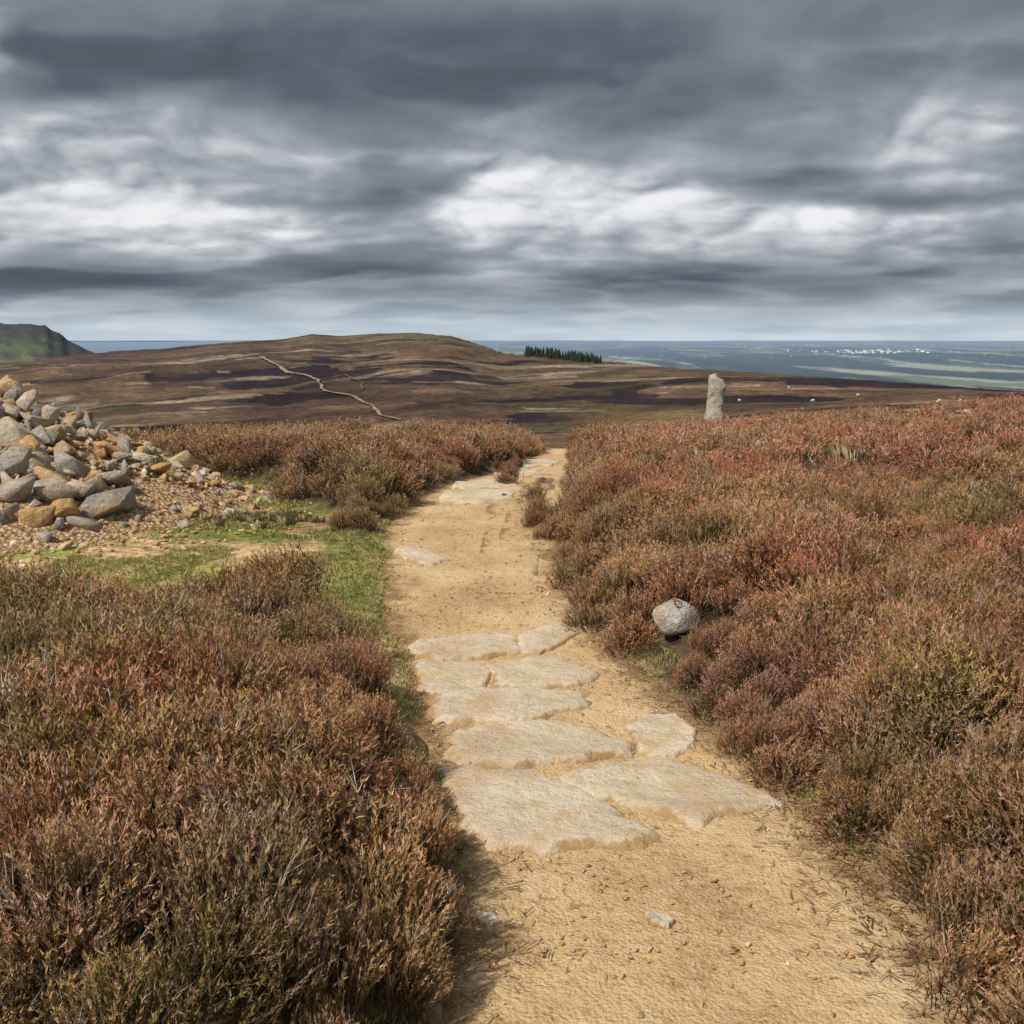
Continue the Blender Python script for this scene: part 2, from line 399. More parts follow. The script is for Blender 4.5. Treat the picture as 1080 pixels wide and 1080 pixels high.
class Rocks:
    def __init__(s):s.V=[];s.F=[];s.C=[];s.n=0
    def add(s,pos,size,col,tilt=.5,k=None):
        V,Fc=T[rng.integers(len(T)) if k is None else k]
        M=rotm(rng.normal(0,tilt),rng.normal(0,tilt),rng.uniform(0,6.28))
        Q=(V*np.asarray(size))@M.T+np.asarray(pos)
        s.V.append(Q);s.F.append(Fc+s.n);s.C.append(np.tile(col,(len(Q),1)));s.n+=len(Q)
    def build(s,name,mat): return link(mesh_np(name,np.vstack(s.V),np.vstack(s.F),mat,False,np.vstack(s.C)))
def rock_mat(name):
    m,nt=new_mat(name);n=N(nt);P=n.pos();col=n.attr('Col')
    a=n.noise(P,5,6,.65);b=n.noise(P,28,5,.7);c=n.noise(P,120,3,.6)
    v=n.m('MULTIPLY',n.mr(a,.3,.7,.7,1.25),n.mr(b,.3,.7,.65,1.3))
    k=n.vm('SCALE',col,scale=v)
    k=n.mix(n.mr(n.noise(P,6,5,.7),.50,.62,0,.65),k,(.50,.30,.13))
    k=n.mix(n.mr(n.noise(n.vm('ADD',P,(9,3,5)),13,5,.7),.56,.66,0,.6),k,(.58,.53,.44))
    h=n.m('ADD',n.m('MULTIPLY',b,.04),n.m('ADD',n.m('MULTIPLY',a,.06),n.m('MULTIPLY',c,.006)))
    n.out(k,.88,n.bump(h,.9,1.),.2);return m
m_rock=rock_mat('gritstone')
GREY=[C(.40,.355,.30),C(.31,.28,.24),C(.46,.40,.32),C(.54,.46,.35)]
OCH=[C(.56,.34,.14),C(.62,.44,.24),C(.52,.29,.11),C(.68,.55,.37),C(.48,.35,.20)]
def cone(x,y):
    d=np.hypot(x-cx,y-cy)
    return H0*np.clip(1-d/R0,0,1)**1.05
RK=Rocks()
cr=np.linspace(0,1.15,26);ca_=np.linspace(0,2*math.pi,72,endpoint=False)
CR,CA=np.meshgrid(cr,ca_,indexing='ij')
X=(cx+CR*R0*np.cos(CA)).ravel();Y=(cy+CR*R0*np.sin(CA)).ravel()
Z=base(X,Y)+cone(X,Y)*.93+.02+(fbm(X*6,Y*6,501,3)-.5)*.08-np.where(CR.ravel()>1.05,.1,0)
m_rub,nt=new_mat('rubble_soil');n=N(nt);P=n.pos()
g=n.vor(P,24,'F1','Color');gd=n.vor(P,24);b=n.noise(P,30,5,.7)
k=n.mix(n.sep(g)[0],(.58,.44,.26),(.42,.25,.11));k=n.mix(n.mr(gd,.25,.7,0,.85),k,(.15,.09,.045))
n.out(k,.95,n.bump(n.m('SUBTRACT',n.m('MULTIPLY',b,.01),n.m('MULTIPLY',gd,.03)),1.,1.),.1)
core=mesh_np('rubble_core',np.c_[X,Y,Z],gridfaces(26,72,True),m_rub,True)
for i in range(5600):
    a=rng.uniform(0,6.28);d=R0*math.sqrt(rng.uniform(0,1.0))*1.06
    x=cx+d*math.cos(a);y=cy+d*math.sin(a)
    big=rng.uniform()
    s=(.045+.07*rng.uniform()) if big<.70 else ((.12+.12*rng.uniform()) if big<.94 else .23+.22*rng.uniform())
    if d>R0*.75: s*=.6
    g=rng.uniform()
    col=(GREY[rng.integers(4)] if g<(.5 if s>.2 else .16) else OCH[rng.integers(5)])*rng.uniform(.8,1.15)
    RK.add((x,y,float(base(x,y)+cone(x,y))+s*.16),(s,s*rng.uniform(.7,1),s*rng.uniform(.6,1)),col,.6)
for (pa,pb,w,g) in [(18,470,52,3),(43,494,54,0),(78,495,48,0),(116,540,62,1),(52,466,26,1),(55,522,50,2),(15,520,52,2),(84,520,34,3),(42,550,36,'o'),(90,556,36,0),(8,496,44,0),(15,440,34,3),(35,448,30,2),(100,515,34,2),(8,548,40,1),(68,545,30,'o'),(5,430,26,'o'),(-30,440,60,2),(-60,480,70,1),(140,520,14,3),(185,540,14,1),(60,455,22,3),(30,425,22,3)]:
    d=ray(pa,pb);t=np.linspace(6,13,900);xx=d[0]*t;yy=d[1]*t;zz=CAMH+d[2]*t
    f=np.nonzero(zz<base(xx,yy)+cone(xx,yy))[0]
    i=f[0] if len(f) else 400
    s=w/F*t[i]*1.45
    col=(OCH[0] if g=='o' else GREY[g])*.85
    RK.add((xx[i],yy[i],zz[i]+.03),(s,s*.9,s*1.0),col,.4)
aa_=rng.normal(-.6,.8,1300);dd_=R0*(1+np.abs(rng.normal(0,.14,1300)))
xs_=cx+dd_*np.cos(aa_);ys_=cy+dd_*np.sin(aa_);zs_=groundz(xs_,ys_)
for x,y,z in zip(xs_,ys_,zs_):
    s=.02+.06*rng.uniform()**2
    RK.add((x,y,z+s*.2),(s,s,s*.8),OCH[rng.integers(5)]*rng.uniform(.8,1.15),.4)
pile=RK.build('loose_stones',m_rock)
cairn=bpy.data.objects.new('stone_cairn',None);link(cairn);link(core)
pile.parent=cairn;core.parent=cairn
RK=Rocks()
bmin=RB.min(0);bmax=RB.max(0);cnt=0
while cnt<420:
    p=rng.uniform(bmin,bmax)
    if sd_poly(p[:1],p[1:],RB)[0]<.1:
        s=.06+.28*rng.uniform()**2.5
        z=groundz(p[:1],p[1:])[0]
        RK.add((p[0],p[1],z+s*.15+.06),(s,s*.8,s*.6),lerp(C(.50,.43,.40),C(.58,.40,.34),rng.uniform())*rng.uniform(.8,1.2),.3);cnt+=1
RK.build('rubble_stones',m_rock)
m_bould=rock_mat('lichened_boulder')
def boulder(px_,py_,w,h,zoff,seed,name='boulder'):
    p=hit(px_,py_,zoff);dep=p[1]*CP+ (CAMH-base(*p))*SP
    bm=bmesh.new();bmesh.ops.create_icosphere(bm,subdivisions=4,radius=.5)
    V=np.array([v.co[:] for v in bm.verts])
    r=np.random.default_rng(seed)
    for _ in range(11):
        nn=r.normal(size=3);nn/=np.linalg.norm(nn);dd=r.uniform(.26,.40)
        q=V@nn;V-=np.outer(np.maximum(q-dd,0)*.97,nn)
    V+=((fbm(V[:,0]*5+seed,V[:,1]*5+V[:,2]*4,71,4)-.5)*.12)[:,None]*V*2
    V=V@rotm(.1,-.35,.2).T
    V*=np.array([w/F*dep,w/F*dep*.8,h/F*dep])
    V+=np.array([p[0],p[1],base(*p)+zoff])
    Fc=np.array([[v.index for v in f.verts] for f in bm.faces]);bm.free()
    link(mesh_np(name,V,Fc,m_bould,True,np.tile(C(.44,.42,.38),(len(V),1))))
    return p
bp0=boulder(714,651,52,50,.24,3);boulder(703,463,10,8,.45,5)
# ---------------------------------------------------------------- standing stone
p=hit(753,456,.1);dep=float(p[1]*CP+(CAMH-base(*p))*SP)
u=1/F*dep;hs=60*u
zt=np.linspace(0,1,60);aa=np.linspace(0,2*math.pi,56,endpoint=False)
ZZ,A2=np.meshgrid(zt,aa,indexing='ij')
wx=np.interp(zt,[0,.3,.6,.8,.92,.97,1],[9.4,9.0,8.2,8.8,8.4,7.0,.2])[:,None]*u
cxs=np.interp(zt,[0,.4,.75,1],[-.5,0,.6,.6])[:,None]*u
sq=1/(np.abs(np.cos(A2))**3.2+np.abs(np.sin(A2))**3.2)**(1/3.2)
nz=1+.28*(fbm(np.cos(A2)*1.2+ZZ*1.5+5,ZZ*7+np.sin(A2)*1.3,611,4)-.5)*2+.22*(fbm(np.cos(A2)*3.5+5,ZZ*12+np.sin(A2)*3.5,615,3)-.5)
X=cxs+wx*np.cos(A2)*sq*nz;Y=wx*.75*np.sin(A2)*sq*nz
Z=ZZ*hs-np.where(ZZ>.7,(ZZ-.7)*.16*np.cos(A2)*hs*.9,0)*sq
X=X+p[0];Y=Y+p[1];Z=Z+float(base(*p))
m_ss,nt=new_mat('standing_stone');n=N(nt);P=n.pos()
a=n.noise(P,5,6,.75);b=n.noise(P,18,5,.75)
k=n.ramp(a,[(.36,(.12,.105,.075)),(.46,(.36,.33,.25)),(.56,(.60,.55,.45)),(.66,(.72,.68,.58))])
k=n.mix(n.mr(b,.50,.60,0,.75),k,(.19,.165,.10))
n.out(k,.9,n.bump(n.m('ADD',n.m('MULTIPLY',a,.25),n.m('MULTIPLY',b,.08)),1.,1.),.15)
link(mesh_np('standing_stone',np.c_[X.ravel(),Y.ravel(),Z.ravel()],gridfaces(60,56,True),m_ss,True))
# ---------------------------------------------------------------- vegetation sources
def build_src(name,V,Fc,mat,t,r): return mesh_np(name,V,Fc,mat,False,None,{'t':t,'rn':r})
def heather_clump(seed,nst=215,nsh=21,Rr=.21,Hh=.34,W=1.):
    r=np.random.default_rng(seed);V=[];T_=[];Rn=[]
    def blade(p0,p1,w,t0,t1,rn):
        d=p1-p0;d=d/np.linalg.norm(d)
        s=np.cross(d,r.normal(size=3));s/=np.linalg.norm(s)+1e-9
        V.extend([p0-s*w*.5,p0+s*w*.5,p1]);T_.extend([t0,t0,t1]);Rn.extend([rn]*3)
    for i in range(nst):
        rad=Rr*math.sqrt(r.uniform());ph=r.uniform(0,6.283);q=rad/Rr
        tip=np.array([rad*math.cos(ph),rad*math.sin(ph),Hh*(1-.5*q*q)*r.uniform(.78,1.06)])
        root=np.array([tip[0]*.3,tip[1]*.3,tip[2]-.22]);root[2]=max(root[2],-.03)
        d=tip-root+r.normal(size=3)*.045;l=np.linalg.norm(d);d/=l
        rn=r.uniform();dead=r.uniform()<.07
        off=2 if dead else 0
        blade(tip-d*min(l,.17),tip,.005*W,0 ,.9,rn+off)
        if dead:
            for _ in range(5):
                p0=tip-d*r.uniform(.01,.1);e=d+r.normal(size=3)*.5;blade(p0,p0+e*.05,.0025*W,.6,1,2+rn)
            continue
        for j in range(nsh):
            s=.13*r.uniform()**1.2
            p0=tip-d*s
            sd_=np.cross(d,r.normal(size=3));sd_/=np.linalg.norm(sd_)
            dir_=d*.8+sd_*r.uniform(.3,1.0)+np.array([0,0,.2]);dir_/=np.linalg.norm(dir_)
            ln=r.uniform(.010,.023)*(W**.5)
            blade(p0,p0+dir_*ln,r.uniform(.0040,.0062)*W,max(0,.85-s*7),min(1,1.15-s*6),np.clip(rn+r.normal(0,.25),0,1))
    V=np.array(V);return V,np.arange(len(V)).reshape(-1,3),np.array(T_),np.array(Rn)
m_he,nt=new_mat('heather_foliage');n=N(nt);P=n.pos()
t=n.attr('t','Fac');rn=n.attr('rn','Fac')
info=nt.nodes.new('ShaderNodeObjectInfo').outputs['Random']
pa=n.noise(P,.7,2,.6);pb=n.noise(n.vm('ADD',P,(31,7,3)),1.7,2,.6);pr=n.noise(n.vm('ADD',P,(3,57,3)),.4,2,.6)
tip_b=(.43,.225,.110);tip_g=(.250,.200,.065);tip_r=(.42,.120,.080);tip_p=(.52,.325,.235)
xs=n.sep(P)[0]
red=n.m('ADD',pr,n.mr(xs,-1.,2.5,-.10,.075))
tc=n.mix(n.mr(pa,.46,.64,0,.75),tip_b,tip_g)
tc=n.mix(n.mr(red,.47,.62,0,.88),tc,tip_r)
tc=n.mix(n.mr(pb,.52,.68,0,.6),tc,tip_p)
tc=n.mix(n.mr(rn,.66,.92,0,.85),tc,tip_g)
tc=n.mix(n.mr(rn,.05,.22,.8,0),tc,tip_p)
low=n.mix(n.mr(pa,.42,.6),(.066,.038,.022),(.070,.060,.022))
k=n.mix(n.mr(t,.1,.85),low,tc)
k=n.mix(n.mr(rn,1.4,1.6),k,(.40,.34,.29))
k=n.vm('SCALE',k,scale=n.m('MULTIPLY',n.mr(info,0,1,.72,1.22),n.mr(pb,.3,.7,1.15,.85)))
n.outd(k)
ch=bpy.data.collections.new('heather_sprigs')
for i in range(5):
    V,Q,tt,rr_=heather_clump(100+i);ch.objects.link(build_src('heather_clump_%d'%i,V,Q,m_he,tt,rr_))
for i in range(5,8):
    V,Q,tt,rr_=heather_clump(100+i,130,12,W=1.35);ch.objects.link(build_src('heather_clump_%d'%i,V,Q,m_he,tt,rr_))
def scatter(name,pts,rot,scl,idx,coll):
    me=bpy.data.meshes.new(name);me.vertices.add(len(pts));me.vertices.foreach_set('co',np.asarray(pts,float).ravel())
    for nm,d in(('rot',rot),('scl',scl)):
        at=me.attributes.new(nm,'FLOAT_VECTOR','POINT');at.data.foreach_set('vector',np.asarray(d,float).ravel())
    at=me.attributes.new('idx','INT','POINT');at.data.foreach_set('value',np.asarray(idx,np.int32))
    ob=link(bpy.data.objects.new(name,me))
    g=bpy.data.node_groups.new(name+'_gn','GeometryNodeTree')
    g.interface.new_socket('Geometry',in_out='INPUT',socket_type='NodeSocketGeometry')
    g.interface.new_socket('Geometry',in_out='OUTPUT',socket_type='NodeSocketGeometry')
    nd=g.nodes;gi=nd.new('NodeGroupInput');go=nd.new('NodeGroupOutput')
    ci=nd.new('GeometryNodeCollectionInfo');ci.inputs['Collection'].default_value=coll
    ci.inputs['Separate Children'].default_value=True;ci.inputs['Reset Children'].default_value=True
    ip=nd.new('GeometryNodeInstanceOnPoints');ip.inputs['Pick Instance'].default_value=True
    def na(nm,tp):
        q=nd.new('GeometryNodeInputNamedAttribute');q.data_type=tp;q.inputs['Name'].default_value=nm
        return [o for o in q.outputs if o.enabled and o.name=='Attribute'][0]
    er=nd.new('FunctionNodeEulerToRotation')
    lk=g.links.new
    lk(na('rot','FLOAT_VECTOR'),er.inputs[0]);lk(er.outputs[0],ip.inputs['Rotation'])
    lk(na('scl','FLOAT_VECTOR'),ip.inputs['Scale']);lk(na('idx','INT'),ip.inputs['Instance Index'])
    lk(gi.outputs[0],ip.inputs['Points']);lk(ci.outputs[0],ip.inputs['Instance']);lk(ip.outputs[0],go.inputs[0])
    md=ob.modifiers.new('scatter','NODES');md.node_group=g
    return ob
def jgrid(r0,r1,cell,amax):
    a=np.arange(-r1,r1,cell);X,Y=np.meshgrid(a,a);X=X.ravel()+rng.uniform(-.5,.5,X.size)*cell;Y=Y.ravel()+rng.uniform(-.5,.5,Y.size)*cell
    r=np.hypot(X,Y);az_=np.abs(np.arctan2(X,Y));k=(r>=r0)&(r<r1)&(az_<math.radians(amax));return X[k],Y[k]
midx=lambda y:np.interp(y,(LS[:,1]+RS[:,1])/2,(LS[:,0]+RS[:,0])/2)
PP=[];RO=[];SC=[];IX=[]
for r0,r1,cell,am,sh,sv,i0,i1 in [(0.9,5,.17,80,.95,.95,0,5),(5,10,.21,42,1.1,1.0,0,5),(10,20,.30,38,1.5,1.1,5,8),(20,36,.45,36,2.2,1.25,5,8),(36,75,.9,36,4.2,1.5,5,8)]:
    x,y=jgrid(r0,r1,cell,am)
    sp,sg=sd_bare(x,y);sr=sd_poly(x,y,RB);s=np.minimum(sp,sg)
    s=np.minimum(s,sr-.1)
    lf=x<midx(y);rr_=np.hypot(x,y)
    thr=np.where(lf&(rr_>3.6)&(rr_<9),.18,np.where(lf,.06,.02)) if r0<10 else (.12 if r0<20 else .03)+0*x
    gap=fbm(x*1.1,y*1.1,801,3)
    k=(s>thr)&((gap<.74)|(r0>10))&(np.hypot(x-bp0[0],y-bp0[1]+.05)>.15);x=x[k];y=y[k];s=s[k]
    z=groundz(x,y)
    f=lerp(.62,1.,sstep(.08,.6,s))*lerp(.70,1.32,sstep(.25,.75,fbm(x*1.8,y*1.8,821,2)))
    e=.35
    gzx=(groundz(x+e,y)-groundz(x-e,y))/(2*e);gzy=(groundz(x,y+e)-groundz(x,y-e))/(2*e)
    rx=gzy*.6+rng.normal(0,.16,len(x));ry=-gzx*.6+rng.normal(0,.16,len(x))
    j=rng.uniform(.85,1.15,len(x))
    PP.append(np.c_[x,y,z-.03]);RO.append(np.c_[rx,ry,rng.uniform(0,6.28,len(x))]);SC.append(np.c_[sh*f*j,sh*f*j,sv*f*rng.uniform(.8,1.2,len(x))]);IX.append(rng.integers(i0,i1,len(x)))
PP=np.vstack(PP);print('heather',len(PP))
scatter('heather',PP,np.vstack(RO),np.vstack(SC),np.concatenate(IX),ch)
def tuft(seed,nb=36,Rr=.05,h=(.03,.075),w=.0035,lean=.5):
    r=np.random.default_rng(seed);V=[];Q=[];T_=[];Rn=[]
    for i in range(nb):
        a=r.uniform(0,6.28);rad=Rr*math.sqrt(r.uniform());p=np.array([rad*math.cos(a),rad*math.sin(a),-.01])
        hh=r.uniform(*h);b=a+r.normal(0,1);l=np.array([math.cos(b),math.sin(b),0])*hh*r.uniform(.1,lean)
        s=np.array([-math.sin(b),math.cos(b),0])*w*.5;rn=r.uniform()
        m_=p+l*.35+np.array([0,0,hh*.6]);e=p+l+np.array([0,0,hh])
        o=len(V);V.extend([p-s,p+s,m_+s*.8,e,m_-s*.8]);Q.append((o,o+1,o+2,o+3,o+4));T_.extend([0,0,.5,1,.5]);Rn.extend([rn]*5)
    return np.array(V),Q,np.array(T_),np.array(Rn)
def gmat(name,a,b,dry):
    m,nt=new_mat(name);n=N(nt);t=n.attr('t','Fac');rn=n.attr('rn','Fac');P=n.pos()
    k=n.mix(n.mr(n.noise(P,1.4,3,.6),.4,.62),a,b);k=n.mix(n.mr(rn,.5,.95,0,.9),k,dry)
    k=n.vm('SCALE',k,scale=n.mr(t,0,1,.7,1.25))
    n.outd(k);return m
mg=gmat('green_grass',(.29,.34,.08),(.44,.43,.15),(.60,.52,.28))
md=gmat('straw_grass',(.60,.50,.30),(.50,.43,.23),(.34,.32,.15))
cg=bpy.data.collections.new('grass_tufts')
for i in range(4):
    V,Q,a,b=tuft(200+i,34,.05,(.02,.05),.0035,.8);cg.objects.link(build_src('grass_tuft_%d'%i,V,Q,mg,a,b))
x,y=jgrid(1.5,17,.055,40)
sp,sg=sd_bare(x,y)
nn=fbm(x*1.5,y*1.5,71,3)+ (fbm(x*5,y*5,77,2)-.5)*.3
ing=(sg<.12)&(sp>-.02)&(nn<.54)
left=x<midx(y);rr_=np.hypot(x,y)
edge_=(sp>-.06)&(sp<np.where(left,.28,.18))&(fbm(x*1.9,y*1.9,91,3)+np.where(left,.08,-.06)+np.where(left&(rr_>3.4)&(rr_<9.5),.16,0)>.53)&(rr_<10)
k=(ing|edge_)&(np.hypot(x-cx,y-cy)>R0*1.0)
x=x[k];y=y[k];z=groundz(x,y);m_=len(x);print('grass',m_)
s=rng.uniform(.6,1.2,m_)*lerp(.8,1.6,sstep(6,14,np.hypot(x,y)))
scatter('grass',np.c_[x,y,z],np.c_[np.zeros((m_,2)),rng.uniform(0,6.28,m_)],np.c_[s,s,s*.8],rng.integers(0,4,m_),cg)
cd=bpy.data.collections.new('straw_tufts')
for i in range(3):
    V,Q,a,b=tuft(300+i,110,.10,(.08,.26),.003,.9);cd.objects.link(build_src('straw_tuft_%d'%i,V,Q,md,a,b))
pts=[];sc=[]
for (a,b,sx,sy,cnt,s) in [(428,450,14,1.0,40,1.1),(262,526,26,2,30,.3),(300,524,15,2,14,.3),(825,535,12,5,14,.8),(720,560,40,8,16,.5),(520,450,12,1.,10,.8),(900,470,60,8,25,.7),(780,500,80,10,20,.6)]:
    for i in range(cnt):
        q=hit(a+rng.normal(0,sx),b+rng.normal(0,sy),.25)
        if q[1]<90:
            pts.append((q[0],q[1],float(groundz(q[:1],q[1:])[0])+ (0.15 if a>400 else 0)));ss=s*rng.uniform(.7,1.3);sc.append((ss*1.1,ss*1.1,ss*1.1))
m_=len(pts);scatter('dry_grass',pts,np.c_[rng.normal(0,.15,(m_,2)),rng.uniform(0,6.28,m_)],sc,rng.integers(0,3,m_),cd)
# gravel and twig litter on the path
RK=Rocks();G=4200
ai=(rng.uniform(.08,.6,G)*419).astype(int);q=rng.uniform(-.02,1.02,G);hb=rng.uniform(size=G)<.5;q[hb]=rng.beta(.5,.5,hb.sum())
pp=LS[ai]*(1-q)[:,None]+RS[ai]*q[:,None];zz=pathz(pp[:,0],pp[:,1])
for i in range(G):
    s=.006+.024*rng.uniform()**4
    if pp[i,1]>6:s*=1.5
    RK.add((pp[i,0],pp[i,1],zz[i]+s*.15),(s,s*.8,s*.6),OCH[rng.integers(5)]*rng.uniform(.7,1.2),.3)
RK.build('gravel',m_rock)
V=[];Q=[];G=4600
ai=(rng.uniform(.08,.6,G)*419).astype(int);q=np.where(rng.uniform(size=G)<.7,rng.normal(1.03,.10,G),rng.normal(-.02,.09,G))
pp=LS[ai]*(1-q)[:,None]+RS[ai]*q[:,None];zz=np.maximum(pathz(pp[:,0],pp[:,1]),groundz(pp[:,0],pp[:,1]))+.008
for i in range(G):
    p=pp[i];z0=zz[i];l=rng.uniform(.015,.06);t=rng.uniform(0,6.28);w_=.0016
    dx,dy=math.cos(t)*l,math.sin(t)*l;nx,ny=-math.sin(t)*w_,math.cos(t)*w_
    o=len(V);V+=[(p[0]-nx,p[1]-ny,z0),(p[0]+nx,p[1]+ny,z0),(p[0]+dx+nx,p[1]+dy+ny,z0+rng.uniform(0,.01)),(p[0]+dx-nx,p[1]+dy-ny,z0+.004)];Q.append((o,o+1,o+2,o+3))
m_tw,nt=new_mat('twig_litter');n=N(nt);n.out(n.ramp(n.noise(n.pos(),12,2,.5),[(.35,(.09,.05,.025)),(.65,(.30,.20,.10))]),.9,None,.1)
link(mesh_np('twig_litter',V,Q,m_tw,False))
# ---------------------------------------------------------------- distant track
def track(name,pts,w,col):
    W=[]
    for i in range(len(pts)-1):
        for t in np.linspace(0,1,12,endpoint=False):
            a=lerp(pts[i][0],pts[i+1][0],t);b=lerp(pts[i][1],pts[i+1][1],t)
            W.append(hit(a+1.6*math.sin(len(W)*.33)+.8*math.sin(len(W)*.8),b))
    W=np.array(W);r=np.hypot(*W.T)
    W[1:-1]=(W[:-2]+2*W[1:-1]+W[2:])/4
    d=np.gradient(W,axis=0);d/=np.hypot(*d.T)[:,None]+1e-9;nrm=np.c_[-d[:,1],d[:,0]]
    ww=w*r/F*.5*(.2+1.5*fbm(np.arange(len(W))*.3,0*r,881,2))
    V=[]
    for q in np.linspace(-1,1,5):
        p=W+nrm*(ww*q)[:,None];V.append(np.c_[p,base(p[:,0],p[:,1])+.0014*r+.05])
    V=np.stack(V,1).reshape(-1,3)
    m,nt=new_mat(name);n=N(nt);a=n.noise(n.pos(),.2,4,.6)
    n.out(n.ramp(a,[(.36,tuple(np.array(col)*.45)),(.62,col)]),.95,None,.1)
    link(mesh_np(name,V,gridfaces(len(W),5),m,True))
track('moor_track',[(422,444),(405,440),(392,430),(374,419),(350,415),(338,411),(337,402),(318,396),(300,393),(290,384),(272,377)],3.8,(.32,.235,.14))
track('moor_track',[(337,402),(365,396),(380,404),(384,412)],1.6,(.20,.145,.08))
track('moor_track',[(100,379),(160,381),(215,382),(240,381)],1.4,(.26,.15,.10))
track('moor_track',[(365,392),(420,387),(500,388),(560,392)],1.3,(.24,.17,.11))
# ---------------------------------------------------------------- conifers
m_con,nt=new_mat('conifer_foliage');n=N(nt)
k=n.ramp(n.noise(n.pos(),.4,4,.6),[(.3,(.014,.022,.016)),(.7,(.035,.05,.03))]);n.out(k,.9,None,.1)
V=[];Q=[]
for i in range(150):
    if i<125: a=rng.uniform(555,634)
    else: a=rng.uniform(630,664)
    yb=np.interp(a,[555,600,635,665],[374.5,379,382.5,385])+rng.uniform(-1.5,1.5)
    p=hit(a,yb)
    if np.hypot(*p)>1300: p=p/np.hypot(*p)*np.interp(a,PXK,RCK)
    r=math.hypot(*p);h=r/F*(rng.uniform(7,12)*(1 if i<125 else .4)*(1-.25*max(0,(a-600)/35)));bz_=float(base(*p))-.5
    wd=h*rng.uniform(.2,.3);lv=7
    o=len(V)
    for q in range(6):
        an=q*1.047;V.append((p[0]+h*.02*math.cos(an),p[1]+h*.02*math.sin(an),bz_))
    for q in range(6):
        an=q*1.047;V.append((p[0]+h*.008*math.cos(an),p[1]+h*.008*math.sin(an),bz_+h*.95))
    for q in range(6):Q.append((o+q,o+(q+1)%6,o+6+(q+1)%6,o+6+q))
    for l in range(lv*2):
        f=l/(lv*2);z0=bz_+h*(.02+.94*f);rad=wd*(1-f)**.7*rng.uniform(.8,1.15)+h*.01
        o=len(V);V.append((p[0],p[1],z0+h*.16*(1-f*.5)));m0=10
        for q in range(m0):
            an=q*2*math.pi/m0+rng.uniform(-.2,.2);rr=rad*(rng.uniform(.85,1.2) if q%2 else rng.uniform(.4,.65))
            V.append((p[0]+rr*math.cos(an),p[1]+rr*math.sin(an),z0-h*.02*rng.uniform(0,1.5)))
        for q in range(m0):Q.append((o,o+1+q,o+1+(q+1)%m0))
link(mesh_np('conifer_plantation',V,Q,m_con,False))
m_town,nt=new_mat('distant_buildings');n=N(nt)
n.out(n.mix(n.attr('t','Fac'),(.26,.33,.40),(.58,.62,.66)),.9,None,.1)  # pale walls with blue distance haze painted into their colour
V=[];Q=[];tt=[]
for i in range(120):
    main=i<75
    a=rng.normal(925,35) if main else rng.uniform(690,1080);b=rng.normal(371,1.0) if main else rng.uniform(365,378)
    p=hit(a,b);r=math.hypot(*p)
    if r<6500 or r>40000:continue
    w=r/F*rng.uniform(.6,3.6)*(1 if main else .5);h=r/F*rng.uniform(.4,1.0)*(1 if main else .5);z0=float(base(*p));o=len(V)
    for zz in(z0-5,z0+h):
        for q in((-1,-1),(1,-1),(1,1),(-1,1)):V.append((p[0]+q[0]*w/2,p[1]+q[1]*w/2,zz))
    Q+=[(o,o+1,o+5,o+4),(o+1,o+2,o+6,o+5),(o+2,o+3,o+7,o+6),(o+3,o,o+4,o+7),(o+4,o+5,o+6,o+7)];tt+=[rng.uniform()*(1 if main else .5)]*8
link(mesh_np('distant_town',V,Q,m_town,False,None,{'t':tt}))
# ---------------------------------------------------------------- sheep
m_sh,nt=new_mat('sheep_wool');n=N(nt);n.out(n.ramp(n.noise(n.obj(),8,3,.6),[(.3,(.55,.52,.45)),(.7,(.75,.72,.65))]),.95,None,.05)
def sheep(a,b,rot):
    p=hit(a,b)
    if p[1]>700:return
    vs=[(0,0,.62),(-.3,0,.63),(-.5,0,.6),(.25,0,.6),(.42,0,.52),(.58,0,.3),(.68,0,.14),
        (.27,.12,.38),(.27,.12,.2),(.27,.12,0),(.27,-.12,.38),(.27,-.12,.2),(.27,-.12,0),
        (-.38,.12,.42),(-.43,.12,.22),(-.4,.12,0),(-.38,-.12,.42),(-.43,-.12,.22),(-.4,-.12,0),(-.6,0,.5)]
    es=[(0,1),(1,2),(0,3),(3,4),(4,5),(5,6),(3,7),(7,8),(8,9),(3,10),(10,11),(11,12),(1,13),(13,14),(14,15),(1,16),(16,17),(17,18),(2,19)]
    rad=[.27,.27,.2,.24,.15,.1,.055]+[.09,.045,.035]*2+[.11,.05,.035]*2+[.05]
    me=bpy.data.meshes.new('sheep');me.from_pydata(vs,es,[]);ob=link(bpy.data.objects.new('sheep',me))
    ob.modifiers.new('skin','SKIN')
    for i,v in enumerate(me.skin_vertices[0].data):v.radius=(rad[i],rad[i])
    me.skin_vertices[0].data[0].use_root=True
    ob.modifiers.new('sub','SUBSURF').levels=1
    me.materials.append(m_sh);ob.location=(p[0],p[1],float(base(*p))+.05);ob.rotation_euler=(0,0,rot)
for a,b,r in[(780,424,.3),(857,424,2.8),(905,418,.1),(990,425,3.4),(1013,425,.5),(832,410,1.)]:sheep(a,b,r)
# ---------------------------------------------------------------- camera
cam=bpy.data.cameras.new('camera');cam.lens=36;cam.sensor_width=36;cam.clip_start=.05;cam.clip_end=200000
co=bpy.data.objects.new('camera',cam);link(co);co.location=(0,0,CAMH);co.rotation_euler=(math.pi/2-PITCH,0,0);scene.camera=co
